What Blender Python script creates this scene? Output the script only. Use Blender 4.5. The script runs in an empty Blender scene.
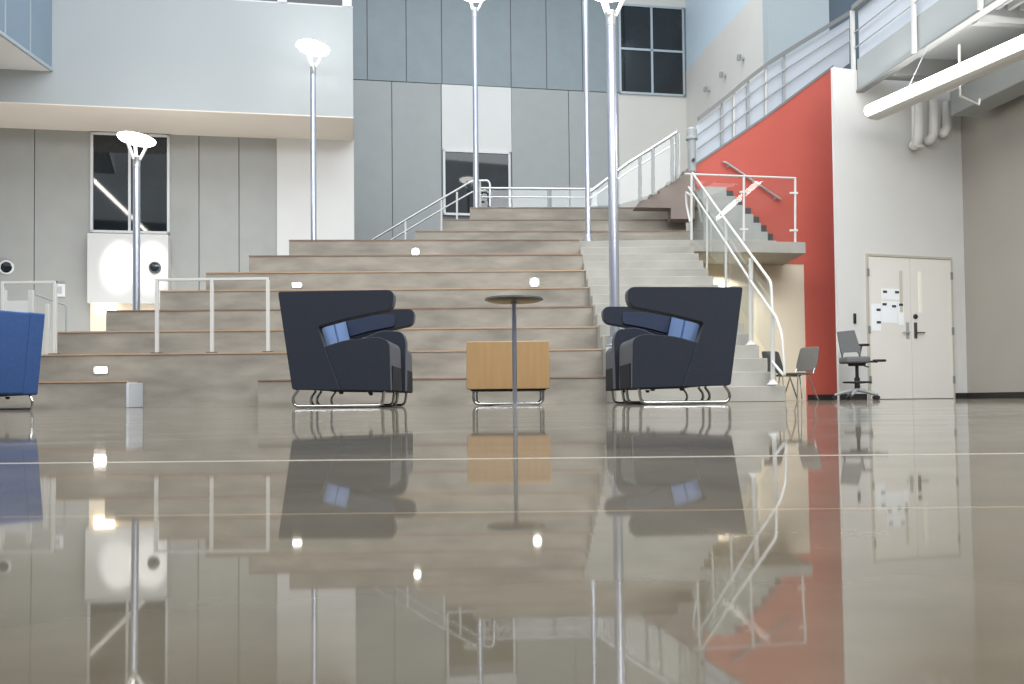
import bpy, bmesh, math, random
from mathutils import Vector, Matrix
random.seed(7)
sc = bpy.context.scene
COL = sc.collection
PI = math.pi

# ------------------------------------------------------------------ camera model
F, CX, CYP = 900.0, 512.0, 377.0        # focal length and principal point in photo pixels (1024 x 684)
ROLL, PITCH, CAMZ = 0.0102, math.atan(24.5/900.0), 0.030
cR, sR, cP, sP = math.cos(ROLL), math.sin(ROLL), math.cos(PITCH), math.sin(PITCH)
RX = Vector((1, 0, 0)); FW = Vector((0, cP, sP)); UP = Vector((0, -sP, cP))
CAM = Vector((0, 0, CAMZ))

def ray(px, py):
    u, v = (px-CX)/F, (CYP-py)/F
    x, y = u*cR + v*sR, -u*sR + v*cR
    return RX*x + UP*y + FW

def at(px, py, Y):                       # world point seen at a pixel, Y metres away
    d = ray(px, py)
    return CAM + d*(Y/d.y)

def onX(px, py, X):                      # world point seen at a pixel, in the vertical plane x = X
    d = ray(px, py)
    return CAM + d*(X/d.x)

class Plane:                             # vertical plane, turned ang degrees from the picture plane
    def __init__(self, px, Y, ang):
        p = at(px, 402, Y)
        self.o = Vector((p.x, p.y, 0)); a = math.radians(ang)
        self.e = Vector((math.cos(a), math.sin(a), 0)); self.n = Vector((math.sin(a), -math.cos(a), 0))
        self.ang = a
    def hit(self, px, py):               # -> (s, z)
        d = ray(px, py)
        t = (self.o-CAM).dot(self.n)/d.dot(self.n)
        p = CAM + d*t
        return (p-self.o).dot(self.e), p.z
    def pt(self, s, z, off=0.0):
        return self.o + self.e*s + self.n*off + Vector((0, 0, z))
    def at(self, px, py, off=0.0):
        s, z = self.hit(px, py)
        return self.pt(s, z, off)

# ------------------------------------------------------------------ materials
def lin(c):
    return tuple(((v/255)/12.92 if v/255 <= .04045 else ((v/255+.055)/1.055)**2.4) for v in c) + (1.0,)

def mat(name, rgb, rough=.5, metal=0.0, var=0.0, scale=4.0, bump=0.0, bscale=60.0, spec=.5, coat=0.0, emit=None, estr=0.0, stretch=None, sheen=0.0, detail=5.0):
    m = bpy.data.materials.new(name); m.use_nodes = True
    nt = m.node_tree; N = nt.nodes; L = nt.links
    b = N['Principled BSDF']
    b.inputs['Base Color'].default_value = lin(rgb)
    b.inputs['Roughness'].default_value = rough
    b.inputs['Metallic'].default_value = metal
    b.inputs['Specular IOR Level'].default_value = spec
    b.inputs['Coat Weight'].default_value = coat
    b.inputs['Sheen Weight'].default_value = sheen
    tc = N.new('ShaderNodeTexCoord')
    vec = tc.outputs['Object']
    if stretch:
        mp = N.new('ShaderNodeMapping'); mp.inputs['Scale'].default_value = stretch
        L.new(vec, mp.inputs['Vector']); vec = mp.outputs['Vector']
    if var > 0:
        nz = N.new('ShaderNodeTexNoise'); nz.inputs['Scale'].default_value = scale; nz.inputs['Detail'].default_value = detail
        L.new(vec, nz.inputs['Vector'])
        cr = N.new('ShaderNodeValToRGB')
        c = lin(rgb)
        cr.color_ramp.elements[0].position = .3; cr.color_ramp.elements[1].position = .7
        cr.color_ramp.elements[0].color = tuple(max(0, v*(1-var)) for v in c[:3]) + (1,)
        cr.color_ramp.elements[1].color = tuple(min(1, v*(1+var)) for v in c[:3]) + (1,)
        L.new(nz.outputs['Fac'], cr.inputs['Fac']); L.new(cr.outputs['Color'], b.inputs['Base Color'])
    if bump > 0:
        n2 = N.new('ShaderNodeTexNoise'); n2.inputs['Scale'].default_value = bscale
        L.new(vec, n2.inputs['Vector'])
        bp = N.new('ShaderNodeBump'); bp.inputs['Strength'].default_value = bump; bp.inputs['Distance'].default_value = .01
        L.new(n2.outputs['Fac'], bp.inputs['Height']); L.new(bp.outputs['Normal'], b.inputs['Normal'])
    if emit:
        b.inputs['Emission Color'].default_value = lin(emit); b.inputs['Emission Strength'].default_value = estr
    return m

def glass_mat(name, tint, rough=.0, mix=.9):
    m = bpy.data.materials.new(name); m.use_nodes = True
    nt = m.node_tree; N = nt.nodes; L = nt.links
    out = N['Material Output']; N.remove(N['Principled BSDF'])
    tr = N.new('ShaderNodeBsdfTransparent'); tr.inputs['Color'].default_value = lin(tint)
    gl = N.new('ShaderNodeBsdfGlossy'); gl.inputs['Roughness'].default_value = rough
    fr = N.new('ShaderNodeFresnel'); fr.inputs['IOR'].default_value = 1.5
    mx = N.new('ShaderNodeMixShader')
    gm = N.new('ShaderNodeNewGeometry'); iv = N.new('ShaderNodeMath'); iv.operation = 'SUBTRACT'; iv.inputs[0].default_value = 1
    L.new(gm.outputs['Backfacing'], iv.inputs[1]); mu = N.new('ShaderNodeMath'); mu.operation = 'MULTIPLY'
    L.new(fr.outputs['Fac'], mu.inputs[0]); L.new(iv.outputs[0], mu.inputs[1])
    L.new(mu.outputs[0], mx.inputs['Fac']); L.new(tr.outputs[0], mx.inputs[1]); L.new(gl.outputs[0], mx.inputs[2])
    L.new(mx.outputs[0], out.inputs['Surface'])
    return m

M = {}
M['wall_white'] = mat('white_paint', (214, 214, 212), .6, var=.02, scale=1.5)
M['wall_mass'] = mat('pale_grey_paint', (172, 178, 180), .6, var=.02, scale=.8)
M['wall_cream'] = mat('cream_paint', (230, 219, 198), .6, var=.02, scale=1.5)
M['wall_taupe'] = mat('warm_grey_paint', (168, 162, 153), .6, var=.03, scale=.8)
M['wall_side'] = mat('light_beige_paint', (206, 204, 198), .6, var=.02, scale=1)
M['wall_sky'] = mat('pale_blue_paint', (196, 212, 222), .6, var=.02, scale=1)
M['wall_bluegrey'] = mat('blue_grey_paint', (165, 176, 180), .6, var=.02, scale=1)
M['soffit'] = mat('cream_soffit_paint', (236, 228, 217), .7, var=.02, scale=1)
M['red'] = mat('coral_red_paint', (197, 93, 80), .55, var=.03, scale=1.2)
M['panel_dark'] = mat('dark_grey_wall_panel', (134, 145, 150), .5, var=.04, scale=3)
M['panel_grey'] = mat('grey_wall_panel', (158, 162, 162), .5, var=.03, scale=3)
M['panel_left'] = mat('warm_grey_wall_panel', (160, 161, 158), .5, var=.03, scale=3)
M['panel_blue'] = mat('slate_blue_metal_panel', (120, 138, 154), .45, var=.03, scale=2)
M['seam'] = mat('dark_panel_joint', (122, 126, 128), .8)
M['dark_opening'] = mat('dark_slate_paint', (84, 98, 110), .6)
M['frame_white'] = mat('white_metal_frame', (215, 218, 220), .4)
M['frame_alu'] = mat('aluminium_frame', (176, 186, 192), .35, metal=.4)
M['win_glass'] = mat('dark_window_glass', (26, 32, 36), .03, spec=.6, var=.5, scale=1.2)
M['concrete'] = mat('board_formed_concrete', (144, 138, 128), .75, var=.28, scale=1.9, bump=.15, bscale=30, stretch=(.7, 1, 2.4), detail=8)
M['concrete_light'] = mat('pale_concrete', (160, 158, 151), .75, var=.10, scale=2.2, bump=.12, bscale=30)
M['concrete_taupe'] = mat('taupe_concrete', (134, 122, 115), .75, var=.10, scale=2.2)
M['wood_edge'] = mat('oak_edge', (172, 144, 118), .5, var=.15, scale=3, stretch=(1, 8, 8))
M['wood_dark'] = mat('brown_wood_edge', (132, 108, 92), .5, var=.2, scale=3, stretch=(1, 8, 8))
M['wood'] = mat('light_maple_veneer', (174, 141, 99), .45, var=.06, scale=6, stretch=(6, 6, .5))
M['chrome'] = mat('chrome', (215, 215, 215), .12, metal=1)
M['steel'] = mat('brushed_steel', (205, 208, 210), .32, metal=.9)
M['pole'] = mat('satin_aluminium', (182, 188, 202), .3, metal=.85)
M['rail_white'] = mat('pale_painted_rail', (206, 206, 202), .35)
M['grey_metal'] = mat('grey_painted_metal', (160, 164, 164), .45)
M['mid_grey'] = mat('mid_grey_paint', (128, 130, 130), .5)
M['dark_grey'] = mat('dark_grey_metal', (70, 72, 72), .5)
M['black'] = mat('black_plastic', (28, 29, 31), .45)
M['base_black'] = mat('black_rubber_base', (40, 39, 38), .6)
M['navy'] = mat('navy_wool', (32, 38, 51), .9, var=.08, scale=40, bump=.3, bscale=400, sheen=.15)
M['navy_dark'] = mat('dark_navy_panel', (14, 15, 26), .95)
M['light_blue'] = mat('mid_blue_wool', (90, 121, 170), .9, var=.06, scale=40, bump=.3, bscale=400, sheen=.1)
M['lining'] = mat('slate_blue_wool', (45, 55, 75), .9, var=.08, scale=40, bump=.3, bscale=400)
M['blue'] = mat('royal_blue_wool', (54, 88, 146), .9, var=.08, scale=40, bump=.3, bscale=400, sheen=.1)
M['tab_top'] = mat('dark_grey_laminate', (72, 76, 74), .35)
M['grey_fabric'] = mat('grey_mesh_fabric', (106, 108, 110), .85, var=.08, scale=60)
M['grey_plastic'] = mat('grey_plastic_shell', (104, 102, 97), .5)
M['door'] = mat('off_white_door', (230, 228, 222), .45, var=.015, scale=2)
M['paper'] = mat('white_paper', (246, 250, 254), .7)
M['ink'] = mat('dark_ink', (50, 60, 66), .7)
M['lit'] = mat('lit_step_light', (255, 250, 240), .4, emit=(255, 248, 236), estr=14)
M['warm_lit'] = mat('warm_recessed_lamp', (255, 244, 220), .4, emit=(255, 236, 205), estr=9)
M['disc'] = mat('lit_lamp_disc', (255, 255, 255), .4, emit=(255, 252, 246), estr=9)
M['disc_rim'] = mat('bright_white_enamel', (245, 246, 248), .35)
M['tube'] = mat('lit_fixture_lens', (255, 255, 255), .4, emit=(255, 252, 246), estr=19)
M['pendant_tube'] = mat('bright_pendant_lens', (255, 255, 255), .4, emit=(255, 250, 242), estr=26)
M['fixture'] = mat('white_fixture_body', (226, 226, 224), .4)
M['glass'] = glass_mat('clear_guard_glass', (252, 254, 254))
M['frost'] = mat('frosted_infill', (196, 203, 212), .5)

# floor: polished concrete, real joints
def floor_material():
    m = bpy.data.materials.new('polished_concrete'); m.use_nodes = True
    nt = m.node_tree; N = nt.nodes; L = nt.links; b = N['Principled BSDF']
    tc = N.new('ShaderNodeTexCoord'); pos = tc.outputs['Object']
    def noise(scale, detail, sx=1, sy=1, rough=.55):
        mp = N.new('ShaderNodeMapping'); mp.inputs['Scale'].default_value = (sx, sy, 1)
        L.new(pos, mp.inputs['Vector'])
        n = N.new('ShaderNodeTexNoise'); n.inputs['Scale'].default_value = scale; n.inputs['Detail'].default_value = detail
        n.inputs['Roughness'].default_value = rough
        L.new(mp.outputs['Vector'], n.inputs['Vector']); return n
    n1 = noise(5, 8); n2 = noise(60, 6)
    cr = N.new('ShaderNodeValToRGB')
    e = cr.color_ramp.elements
    e[0].position = .32; e[0].color = lin((88, 80, 65)); e[1].position = .68; e[1].color = lin((113, 103, 85))
    L.new(n1.outputs['Fac'], cr.inputs['Fac'])
    mx = N.new('ShaderNodeMixRGB'); mx.blend_type = 'OVERLAY'; mx.inputs['Fac'].default_value = .4
    L.new(cr.outputs['Color'], mx.inputs[1]); L.new(n2.outputs['Fac'], mx.inputs[2])
    # joints: pale filled saw cuts across the slab
    sep = N.new('ShaderNodeSeparateXYZ'); L.new(pos, sep.inputs[0])
    wob = noise(3, 3)
    col = mx.outputs['Color']
    def joint(y0, slope, w, color, amt, prev):
        mul = N.new('ShaderNodeMath'); mul.operation = 'MULTIPLY_ADD'; mul.inputs[1].default_value = -slope; mul.inputs[2].default_value = -y0
        L.new(sep.outputs['X'], mul.inputs[0])
        ad = N.new('ShaderNodeMath'); ad.operation = 'ADD'; L.new(sep.outputs['Y'], ad.inputs[0]); L.new(mul.outputs[0], ad.inputs[1])
        wb = N.new('ShaderNodeMath'); wb.operation = 'MULTIPLY_ADD'; wb.inputs[1].default_value = w*1.6; wb.inputs[2].default_value = -w*.8
        L.new(wob.outputs['Fac'], wb.inputs[0])
        a2 = N.new('ShaderNodeMath'); a2.operation = 'ADD'; L.new(ad.outputs[0], a2.inputs[0]); L.new(wb.outputs[0], a2.inputs[1])
        ab = N.new('ShaderNodeMath'); ab.operation = 'ABSOLUTE'; L.new(a2.outputs[0], ab.inputs[0])
        mr = N.new('ShaderNodeMapRange'); mr.inputs['From Min'].default_value = w*.5; mr.inputs['From Max'].default_value = w
        mr.inputs['To Min'].default_value = amt; mr.inputs['To Max'].default_value = 0
        L.new(ab.outputs[0], mr.inputs['Value'])
        mm = N.new('ShaderNodeMixRGB'); mm.inputs[2].default_value = lin(color)
        L.new(mr.outputs[0], mm.inputs['Fac']); L.new(prev, mm.inputs[1])
        return mm.outputs['Color'], mr.outputs[0]
    col, j1 = joint(.303, -.006, .0055, (206, 194, 176), .42, col)
    col, j2 = joint(.144, .0, .0013, (166, 142, 110), .5, col)
    col, j3 = joint(.75, .9, .012, (200, 192, 180), .4, col)
    L.new(col, b.inputs['Base Color'])
    rr = N.new('ShaderNodeMapRange'); rr.inputs['To Min'].default_value = .015; rr.inputs['To Max'].default_value = .05
    n3 = noise(9, 6); L.new(n3.outputs['Fac'], rr.inputs['Value'])
    jr = N.new('ShaderNodeMath'); jr.operation = 'MULTIPLY_ADD'; jr.inputs[1].default_value = .6
    L.new(j1, jr.inputs[0]); L.new(rr.outputs[0], jr.inputs[2]); L.new(jr.outputs[0], b.inputs['Roughness'])
    b.inputs['IOR'].default_value = 1.5
    nb = noise(1.6, 2); bp = N.new('ShaderNodeBump'); bp.inputs['Strength'].default_value = .05; bp.inputs['Distance'].default_value = .002
    L.new(nb.outputs['Fac'], bp.inputs['Height']); L.new(bp.outputs['Normal'], b.inputs['Normal'])
    b2 = N.new('ShaderNodeBsdfPrincipled'); b2.inputs['Roughness'].default_value = .42
    L.new(col, b2.inputs['Base Color'])
    n4 = noise(4, 7, .6, 1.4); mr4 = N.new('ShaderNodeMapRange')
    mr4.inputs['From Min'].default_value = .3; mr4.inputs['From Max'].default_value = .7; mr4.inputs['To Min'].default_value = .08; mr4.inputs['To Max'].default_value = .36
    L.new(n4.outputs['Fac'], mr4.inputs['Value'])
    ms = N.new('ShaderNodeMixShader'); L.new(mr4.outputs[0], ms.inputs[0]); L.new(b.outputs[0], ms.inputs[1]); L.new(b2.outputs[0], ms.inputs[2])
    L.new(ms.outputs[0], N['Material Output'].inputs['Surface'])
    return m
M['floor'] = floor_material()

# ------------------------------------------------------------------ mesh helpers
class MB:
    def __init__(self): self.bm = bmesh.new()
    def poly_prism(self, pts, ext):      # closed polygon of Vectors, extruded by Vector
        b = [self.bm.verts.new(p) for p in pts]; t = [self.bm.verts.new(p+ext) for p in pts]
        n = len(pts)
        self.bm.faces.new(b); self.bm.faces.new(list(reversed(t)))
        for i in range(n): self.bm.faces.new((b[i], t[i], t[(i+1) % n], b[(i+1) % n]))
        return self
    def box(self, lo, hi):
        (x0, y0, z0), (x1, y1, z1) = lo, hi
        return self.poly_prism([Vector((x0, y0, z0)), Vector((x1, y0, z0)), Vector((x1, y1, z0)), Vector((x0, y1, z0))], Vector((0, 0, z1-z0)))
    def rect(self, pl, s0, s1, z0, z1, f=0.0, b=.1):     # slab on a wall plane, front face f in front of it
        return self.poly_prism([pl.pt(s0, z0, f), pl.pt(s1, z0, f), pl.pt(s1, z1, f), pl.pt(s0, z1, f)], -pl.n*(f+b))
    def tube(self, pts, r, seg=10, closed=False):
        pts = [Vector(p) for p in pts]; n = len(pts); rings = []
        ref = None
        for i, p in enumerate(pts):
            a = pts[i-1] if (i > 0 or closed) else None; c = pts[(i+1) % n] if (i < n-1 or closed) else None
            d = ((p-a).normalized() if a is not None else Vector()) + ((c-p).normalized() if c is not None else Vector())
            d.normalize()
            if ref is None: ref = Vector((0, 0, 1)) if abs(d.z) < .9 else Vector((0, 1, 0))
            u = (ref - d*ref.dot(d)).normalized(); v = d.cross(u); ref = u
            k = 1.0
            if a is not None and c is not None:
                ca = max(.35, (p-a).normalized().dot(d)); k = 1/ca if ca < .98 else 1.0
                k = min(k, 1.5)
            rr = r[i] if isinstance(r, (list, tuple)) else r
            rings.append([self.bm.verts.new(p + (u*math.cos(2*PI*j/seg) + v*math.sin(2*PI*j/seg))*rr) for j in range(seg)])
        m = n if closed else n-1
        for i in range(m):
            A, B = rings[i], rings[(i+1) % n]
            for j in range(seg): self.bm.faces.new((A[j], A[(j+1) % seg], B[(j+1) % seg], B[j]))
        if not closed:
            self.bm.faces.new(list(reversed(rings[0]))); self.bm.faces.new(rings[-1])
        return self
    def lathe(self, prof, c=(0, 0, 0), seg=32, mtx=None):
        c = Vector(c); rings = []
        for r, z in prof:
            ring = []
            for j in range(seg):
                p = Vector((max(r, 1e-4)*math.cos(2*PI*j/seg), max(r, 1e-4)*math.sin(2*PI*j/seg), z))
                if mtx: p = mtx @ p
                ring.append(self.bm.verts.new(p+c))
            rings.append(ring)
        for A, B in zip(rings, rings[1:]):
            for j in range(seg): self.bm.faces.new((A[j], A[(j+1) % seg], B[(j+1) % seg], B[j]))
        self.bm.faces.new(list(reversed(rings[0]))); self.bm.faces.new(rings[-1])
        return self
    def build(self, name, m, parent=None, bevel=0, smooth=False, seg=2, angle=35, loc=None):
        bmesh.ops.recalc_face_normals(self.bm, faces=self.bm.faces)
        me = bpy.data.meshes.new(name)
        if loc is not None:
            for v in self.bm.verts: v.co -= Vector(loc)
        self.bm.to_mesh(me); self.bm.free()
        me.materials.append(m)
        o = bpy.data.objects.new(name, me); COL.objects.link(o)
        if loc is not None: o.location = loc
        if parent is not None:
            o.parent = parent
        if smooth:
            for p in me.polygons: p.use_smooth = True
            es = o.modifiers.new('wn', 'WEIGHTED_NORMAL') if False else None
            me.set_sharp_from_angle(angle=math.radians(angle))
        if bevel > 0:
            bv = o.modifiers.new('bevel', 'BEVEL'); bv.width = bevel; bv.segments = seg; bv.limit_method = 'ANGLE'; bv.angle_limit = math.radians(35)
            bv.harden_normals = False
            for p in me.polygons: p.use_smooth = True
            if not smooth: me.set_sharp_from_angle(angle=math.radians(60))
        return o

def arc(c, r, a0, a1, n, ax=(0, 2)):
    out = []
    for i in range(n+1):
        a = math.radians(a0+(a1-a0)*i/n)
        out.append((c[0]+r*math.cos(a), c[1]+r*math.sin(a)))
    return out

def rounded(pts, radii, n=5):            # 2D polygon with rounded corners
    out = []
    m = len(pts)
    for i, p in enumerate(pts):
        r = radii[i] if isinstance(radii, (list, tuple)) else radii
        p = Vector(p); a = Vector(pts[i-1]); b = Vector(pts[(i+1) % m])
        if r <= 0: out.append(tuple(p)); continue
        da, db = (a-p), (b-p); r2 = min(r, da.length*.48, db.length*.48)
        p0 = p+da.normalized()*r2; p1 = p+db.normalized()*r2
        for k in range(n+1):
            t = k/n
            q = p0*(1-t)**2 + p*2*t*(1-t) + p1*t*t
            out.append(tuple(q))
    return out

def round3(pts, r, n=4):                 # polyline in 3D with rounded inner corners
    pts = [Vector(p) for p in pts]; out = [pts[0]]
    for i in range(1, len(pts)-1):
        p, a, b = pts[i], pts[i-1], pts[i+1]
        da, db = a-p, b-p; rr = min(r, da.length*.48, db.length*.48)
        p0 = p+da.normalized()*rr; p1 = p+db.normalized()*rr
        for k in range(n+1):
            t = k/n; out.append(p0*(1-t)**2 + p*2*t*(1-t) + p1*t*t)
    out.append(pts[-1]); return out

def V(*a): return Vector(a)

def tag(o, label=None, cat=None, group=None, kind=None):
    if label: o['label'] = label
    if cat: o['category'] = cat
    if group: o['group'] = group
    if kind: o['kind'] = kind
    return o

def thing(name, label, cat, loc=(0, 0, 0), rot=0, group=None):
    o = bpy.data.objects.new(name, None); COL.objects.link(o)
    o.location = loc; o.rotation_euler = (0, 0, rot); o.empty_display_size = .1
    return tag(o, label, cat, group)

def copy_thing(src, label, loc, rot=None, group=None):
    def cp(o, parent):
        c = o.copy(); COL.objects.link(c); c.parent = parent
        for ch in [x for x in kids.get(o.name, [])]: cp(ch, c)
        return c
    kids = {}
    for o in list(COL.objects):
        if o.parent: kids.setdefault(o.parent.name, []).append(o)
    r = cp(src, None); r.location = loc
    if rot is not None: r.rotation_euler = (0, 0, rot)
    r['label'] = label
    if group: r['group'] = group
    return r

def struct(o, label=None):
    o['kind'] = 'structure'
    if label: o['label'] = label
    return o

# ------------------------------------------------------------------ planes of the building (grid turned about 10 degrees)
G = 10.0
BW = Plane(354, 23.4, G)       # rear wall
LW = Plane(353, 19.2, G)       # lower left wall, under the overhang
MF = Plane(353, 17.6, G)       # front of the overhanging mass
RW = Plane(835, 17.9, G)       # red wall / cream wall
WW = Plane(836, 15.9, 18.0)       # white wall with the double door

# ------------------------------------------------------------------ floor (with a very slight slope near the lens)
def floor_z(y):
    k = .0095
    if y >= 2.2: return 0.0
    if y >= .7: return k*(2.2-y)**2/(2*1.5)
    return k*(.75+(.7-y))
bm = bmesh.new()
ys = [-9] + [-.6+.05*i for i in range(62)] + [2.6, 3, 4, 6, 10, 15, 24]
xs = [-17, -8, -4, -2, -1, -.5, 0, .5, 1, 2, 4, 8, 12, 14]
ys = sorted(set(round(y, 4) for y in ys))
grid = [[bm.verts.new((x, y, floor_z(max(y, -.6)))) for x in xs] for y in ys]
for r0, r1 in zip(grid, grid[1:]):
    for i in range(len(xs)-1): bm.faces.new((r0[i], r0[i+1], r1[i+1], r1[i]))
fm = MB(); fm.bm.free(); fm.bm = bm
fl = fm.build('floor', M['floor'])
for p in fl.data.polygons: p.use_smooth = True
struct(fl, 'polished grey-brown concrete floor')

# ------------------------------------------------------------------ walls
def prect(mb, pl, x0, x1, yt, yb, f=.0, b=.1, gap=0.0, zt=None, zb=None):
    ym = (yt+yb)/2
    s0 = pl.hit(x0, ym)[0]+gap; s1 = pl.hit(x1, ym)[0]-gap
    xm = (x0+x1)/2
    z1 = pl.hit(xm, yt)[1] if zt is None else zt
    z0 = pl.hit(xm, yb)[1] if zb is None else zb
    mb.rect(pl, s0, s1, z0+gap, z1-gap, f, b)
    return s0, s1, z0, z1

# rear wall
zA = BW.hit(486, 86.2)[1]      # joint between upper and lower panels
zTop = BW.hit(486, -60)[1]
s_l = BW.hit(330, 200)[0]; s_r = BW.hit(687, 60)[0]
wb = MB().rect(BW, s_l, s_r+.1, 0, zTop, -.03, .25).build('wall_back', M['seam']); struct(wb, 'rear wall of tall grey panels')
g = .012
up = MB()
for a, b_ in ((340, 367), (367, 406), (406, 441.5), (441.5, 510.5), (510.5, 546), (546, 582), (582, 619)):
    prect(up, BW, a, b_, 0, 40, 0, .03, g, zTop, zA)
up.build('upper_panel', M['panel_dark'], wb)
lo = MB()
for a, b_ in ((340, 392), (392, 441.5), (511.5, 569), (569, 619)):
    prect(lo, BW, a, b_, 120, 160, 0, .03, g, zA, 2.6)
lo.build('lower_panel', M['panel_grey'], wb)
wp = MB(); zW = BW.hit(476, 151)[1]
prect(wp, BW, 441.5, 511.5, 90, 120, .0, .03, .008, zA, zW)
wp.build('white_panel', M['wall_white'], wb)
bp = MB(); zU0 = BW.hit(652, 95)[1]; zU1 = BW.hit(652, 6)[1]
prect(bp, BW, 619, 687, 100, 200, .0, .03, 0, zU0, 2.6); prect(bp, BW, 619, 687, 0, 20, .0, .03, 0, zTop, zU1)
bp.build('pale_panel', M['wall_side'], wb)

def window(name, pl, x0, x1, yt, yb, cols, rows, label, fw=.06, fmat='frame_alu', off=.02):
    ym = (yt+yb)/2; xm = (x0+x1)/2
    s0, s1 = pl.hit(x0, ym)[0], pl.hit(x1, ym)[0]; z1, z0 = pl.hit(xm, yt)[1], pl.hit(xm, yb)[1]
    root = thing(name, label, 'window', pl.pt((s0+s1)/2, z0)); root['kind'] = 'structure'; del root['category']
    L0 = root.location.copy()
    f = MB()
    def add(mb, *a):
        mb.rect(pl, *a)
    add(f, s0, s1, z0, z0+fw, off+.03, .03); add(f, s0, s1, z1-fw, z1, off+.03, .03)
    add(f, s0, s0+fw, z0, z1, off+.03, .03); add(f, s1-fw, s1, z0, z1, off+.03, .03)
    cs = cols if isinstance(cols, list) else [i/cols for i in range(1, cols)]
    for t in cs: m_ = s0+(s1-s0)*t; add(f, m_-fw/2, m_+fw/2, z0+fw, z1-fw, off+.025, .03)
    rs = rows if isinstance(rows, list) else [i/rows for i in range(1, rows)]
    for t in rs: m_ = z0+(z1-z0)*t; add(f, s0+fw, s1-fw, m_-fw/2, m_+fw/2, off+.025, .03)
    fo = f.build('window_frame', M[fmat], root, loc=L0); fo.location = (0, 0, 0)
    p = MB(); add(p, s0+fw*.5, s1-fw*.5, z0+fw*.5, z1-fw*.5, off, .02)
    po = p.build('window_pane', M['win_glass'], root, loc=L0); po.location = (0, 0, 0)
    return root
window('window_1', BW, 618.5, 684, 6, 95.5, 2, 2, 'dark four-pane window high on the rear wall', .06)
window('window_2', BW, 443, 510.5, 151, 216, [.46], [], 'dark two-pane window behind the top steps', .06, 'frame_white')

# lower left wall under the overhang
zS = (LW.hit(353, 141)[1] + LW.hit(0, 126.5)[1])/2        # soffit height
sL = LW.hit(-120, 200)[0]; sE = LW.hit(354, 200)[0]
wl = MB().rect(LW, sL, sE, 0, zS+.4, -.03, .25).build('wall_left', M['seam']); struct(wl, 'grey panelled wall under the overhang')
pl_ = MB()
for a, b_ in ((-120, 34.5), (34.5, 91)):
    prect(pl_, LW, a, b_, 160, 200, 0, .03, .01, zS+.3, 0)
for a, b_ in ((169, 199), (199, 239), (239, 277)):
    prect(pl_, LW, a, b_, 160, 200, 0, .03, .01, zS+.3, 0)
zw1, zw0 = LW.hit(130, 134)[1], LW.hit(130, 233)[1]
prect(pl_, LW, 91, 169, 100, 130, 0, .03, 0, zS+.3, zw1)
pl_.build('grey_panel', M['panel_left'], wl)
wp = MB(); prect(wp, LW, 277, 354, 150, 250, .06, .03, 0, zS, 0)
wp.build('white_pier', M['wall_white'], wl)
window('window_3', LW, 91, 170, 134, 233.5, [.49], [], 'dark tall window under the overhang', .05, 'frame_white')
# white boxed panel below the window with the lit niche underneath
zb1, zb0 = LW.hit(127, 236)[1], LW.hit(127, 304.5)[1]
s0, s1 = LW.hit(91, 268)[0], LW.hit(171, 268)[0]
wbx = MB().rect(LW, s0, s1, zb0, zb1, .28, .0)
o = wbx.build('wall_panel', mat('gloss_white_board', (206, 206, 204), .35), None, bevel=.01)
tag(o, 'glossy white boxed panel under the dark left window', 'panel')
mbx = MB(); s2 = LW.hit(153, 303)[0]
n0 = LW.hit(90.5, 317)[0]
mbx.rect(LW, n0, LW.hit(163, 317)[0], 0, zb0, .02, -.005)
o = mbx.build('niche_back', M['wall_cream'], None); o.name = 'wall_niche'; struct(o, 'cream back of the lit niche')
o = MB().rect(LW, n0+.1, n0+.5, zb0-.17, zb0-.02, .07, -.03).build('niche_lamp', M['warm_lit'], None, bevel=.03, seg=3)
tag(o, 'warm glowing lamp in the niche below the white boxed panel', 'lamp')

# overhanging mass
sM0 = MF.hit(-140, 50)[0]; sM1 = MF.hit(353, 60)[0]
zM0 = (MF.hit(353, 119.5)[1]+MF.hit(0, 101.3)[1])/2; zM1 = MF.hit(300, 4.5)[1]
depth = (LW.o-MF.o).dot(-MF.n)
ms = MB().rect(MF, sM0, sM1, zM0+.02, zM1, 0, depth+1.2).build('wall_overhang', M['wall_mass']); struct(ms, 'pale grey overhanging upper wall')
so = MB().rect(MF, sM0, sM1, zM0, zM0+.02, 0, depth+.3).build('ceiling_soffit', M['soffit']); struct(so, 'cream soffit below the overhang')
# glazing above the mass
gz = MB(); s0 = MF.hit(180, 4)[0]
up_t = MF.hit(300, -120)[1]
root = thing('window_4', 'glazed strip above the overhanging wall', 'window', MF.pt(s0, zM1)); root['kind'] = 'structure'; del root['category']
L0 = root.location.copy()
o = gz.rect(MF, s0, sM1-.18, zM1, up_t, -.10, .16).build('window_pane', M['win_glass'], root, loc=L0); o.location = (0, 0, 0)
fz = MB()
for px in (282, 347):
    c = MF.hit(px, 4)[0]; fz.rect(MF, c-.09, c+.09, zM1, up_t, -.05, .18)
fz.rect(MF, s0, sM1, zM1, zM1+.05, -.05, .16)
o = fz.build('window_frame', M['frame_white'], root, loc=L0); o.location = (0, 0, 0)

# slate blue box, upper left
p0 = MF.at(52, 71.5); xb = p0.x; yb_ = p0.y-.01
zb = p0.z
bx = MB().box((xb-4, 12.0, zb+.05), (xb, yb_, zb+5)).build('wall_bay', M['panel_blue']); struct(bx, 'slate blue panelled bay high on the left')
o = MB().box((xb-4, 12.0, zb), (xb-.03, yb_, zb+.05)).build('bay_soffit', M['wall_white'], bx)
jm = MB()
for px, py in ((5, 20), (30, 40)):
    q = onX(px, py, xb); jm.box((xb-.005, q.y-.015, zb+.05), (xb+.012, q.y+.015, zb+5))
jm.box((xb-.01, 12, zb-.0), (xb+.02, yb_, zb+.06))
jm.build('panel_joint', M['frame_alu'], bx)

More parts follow.
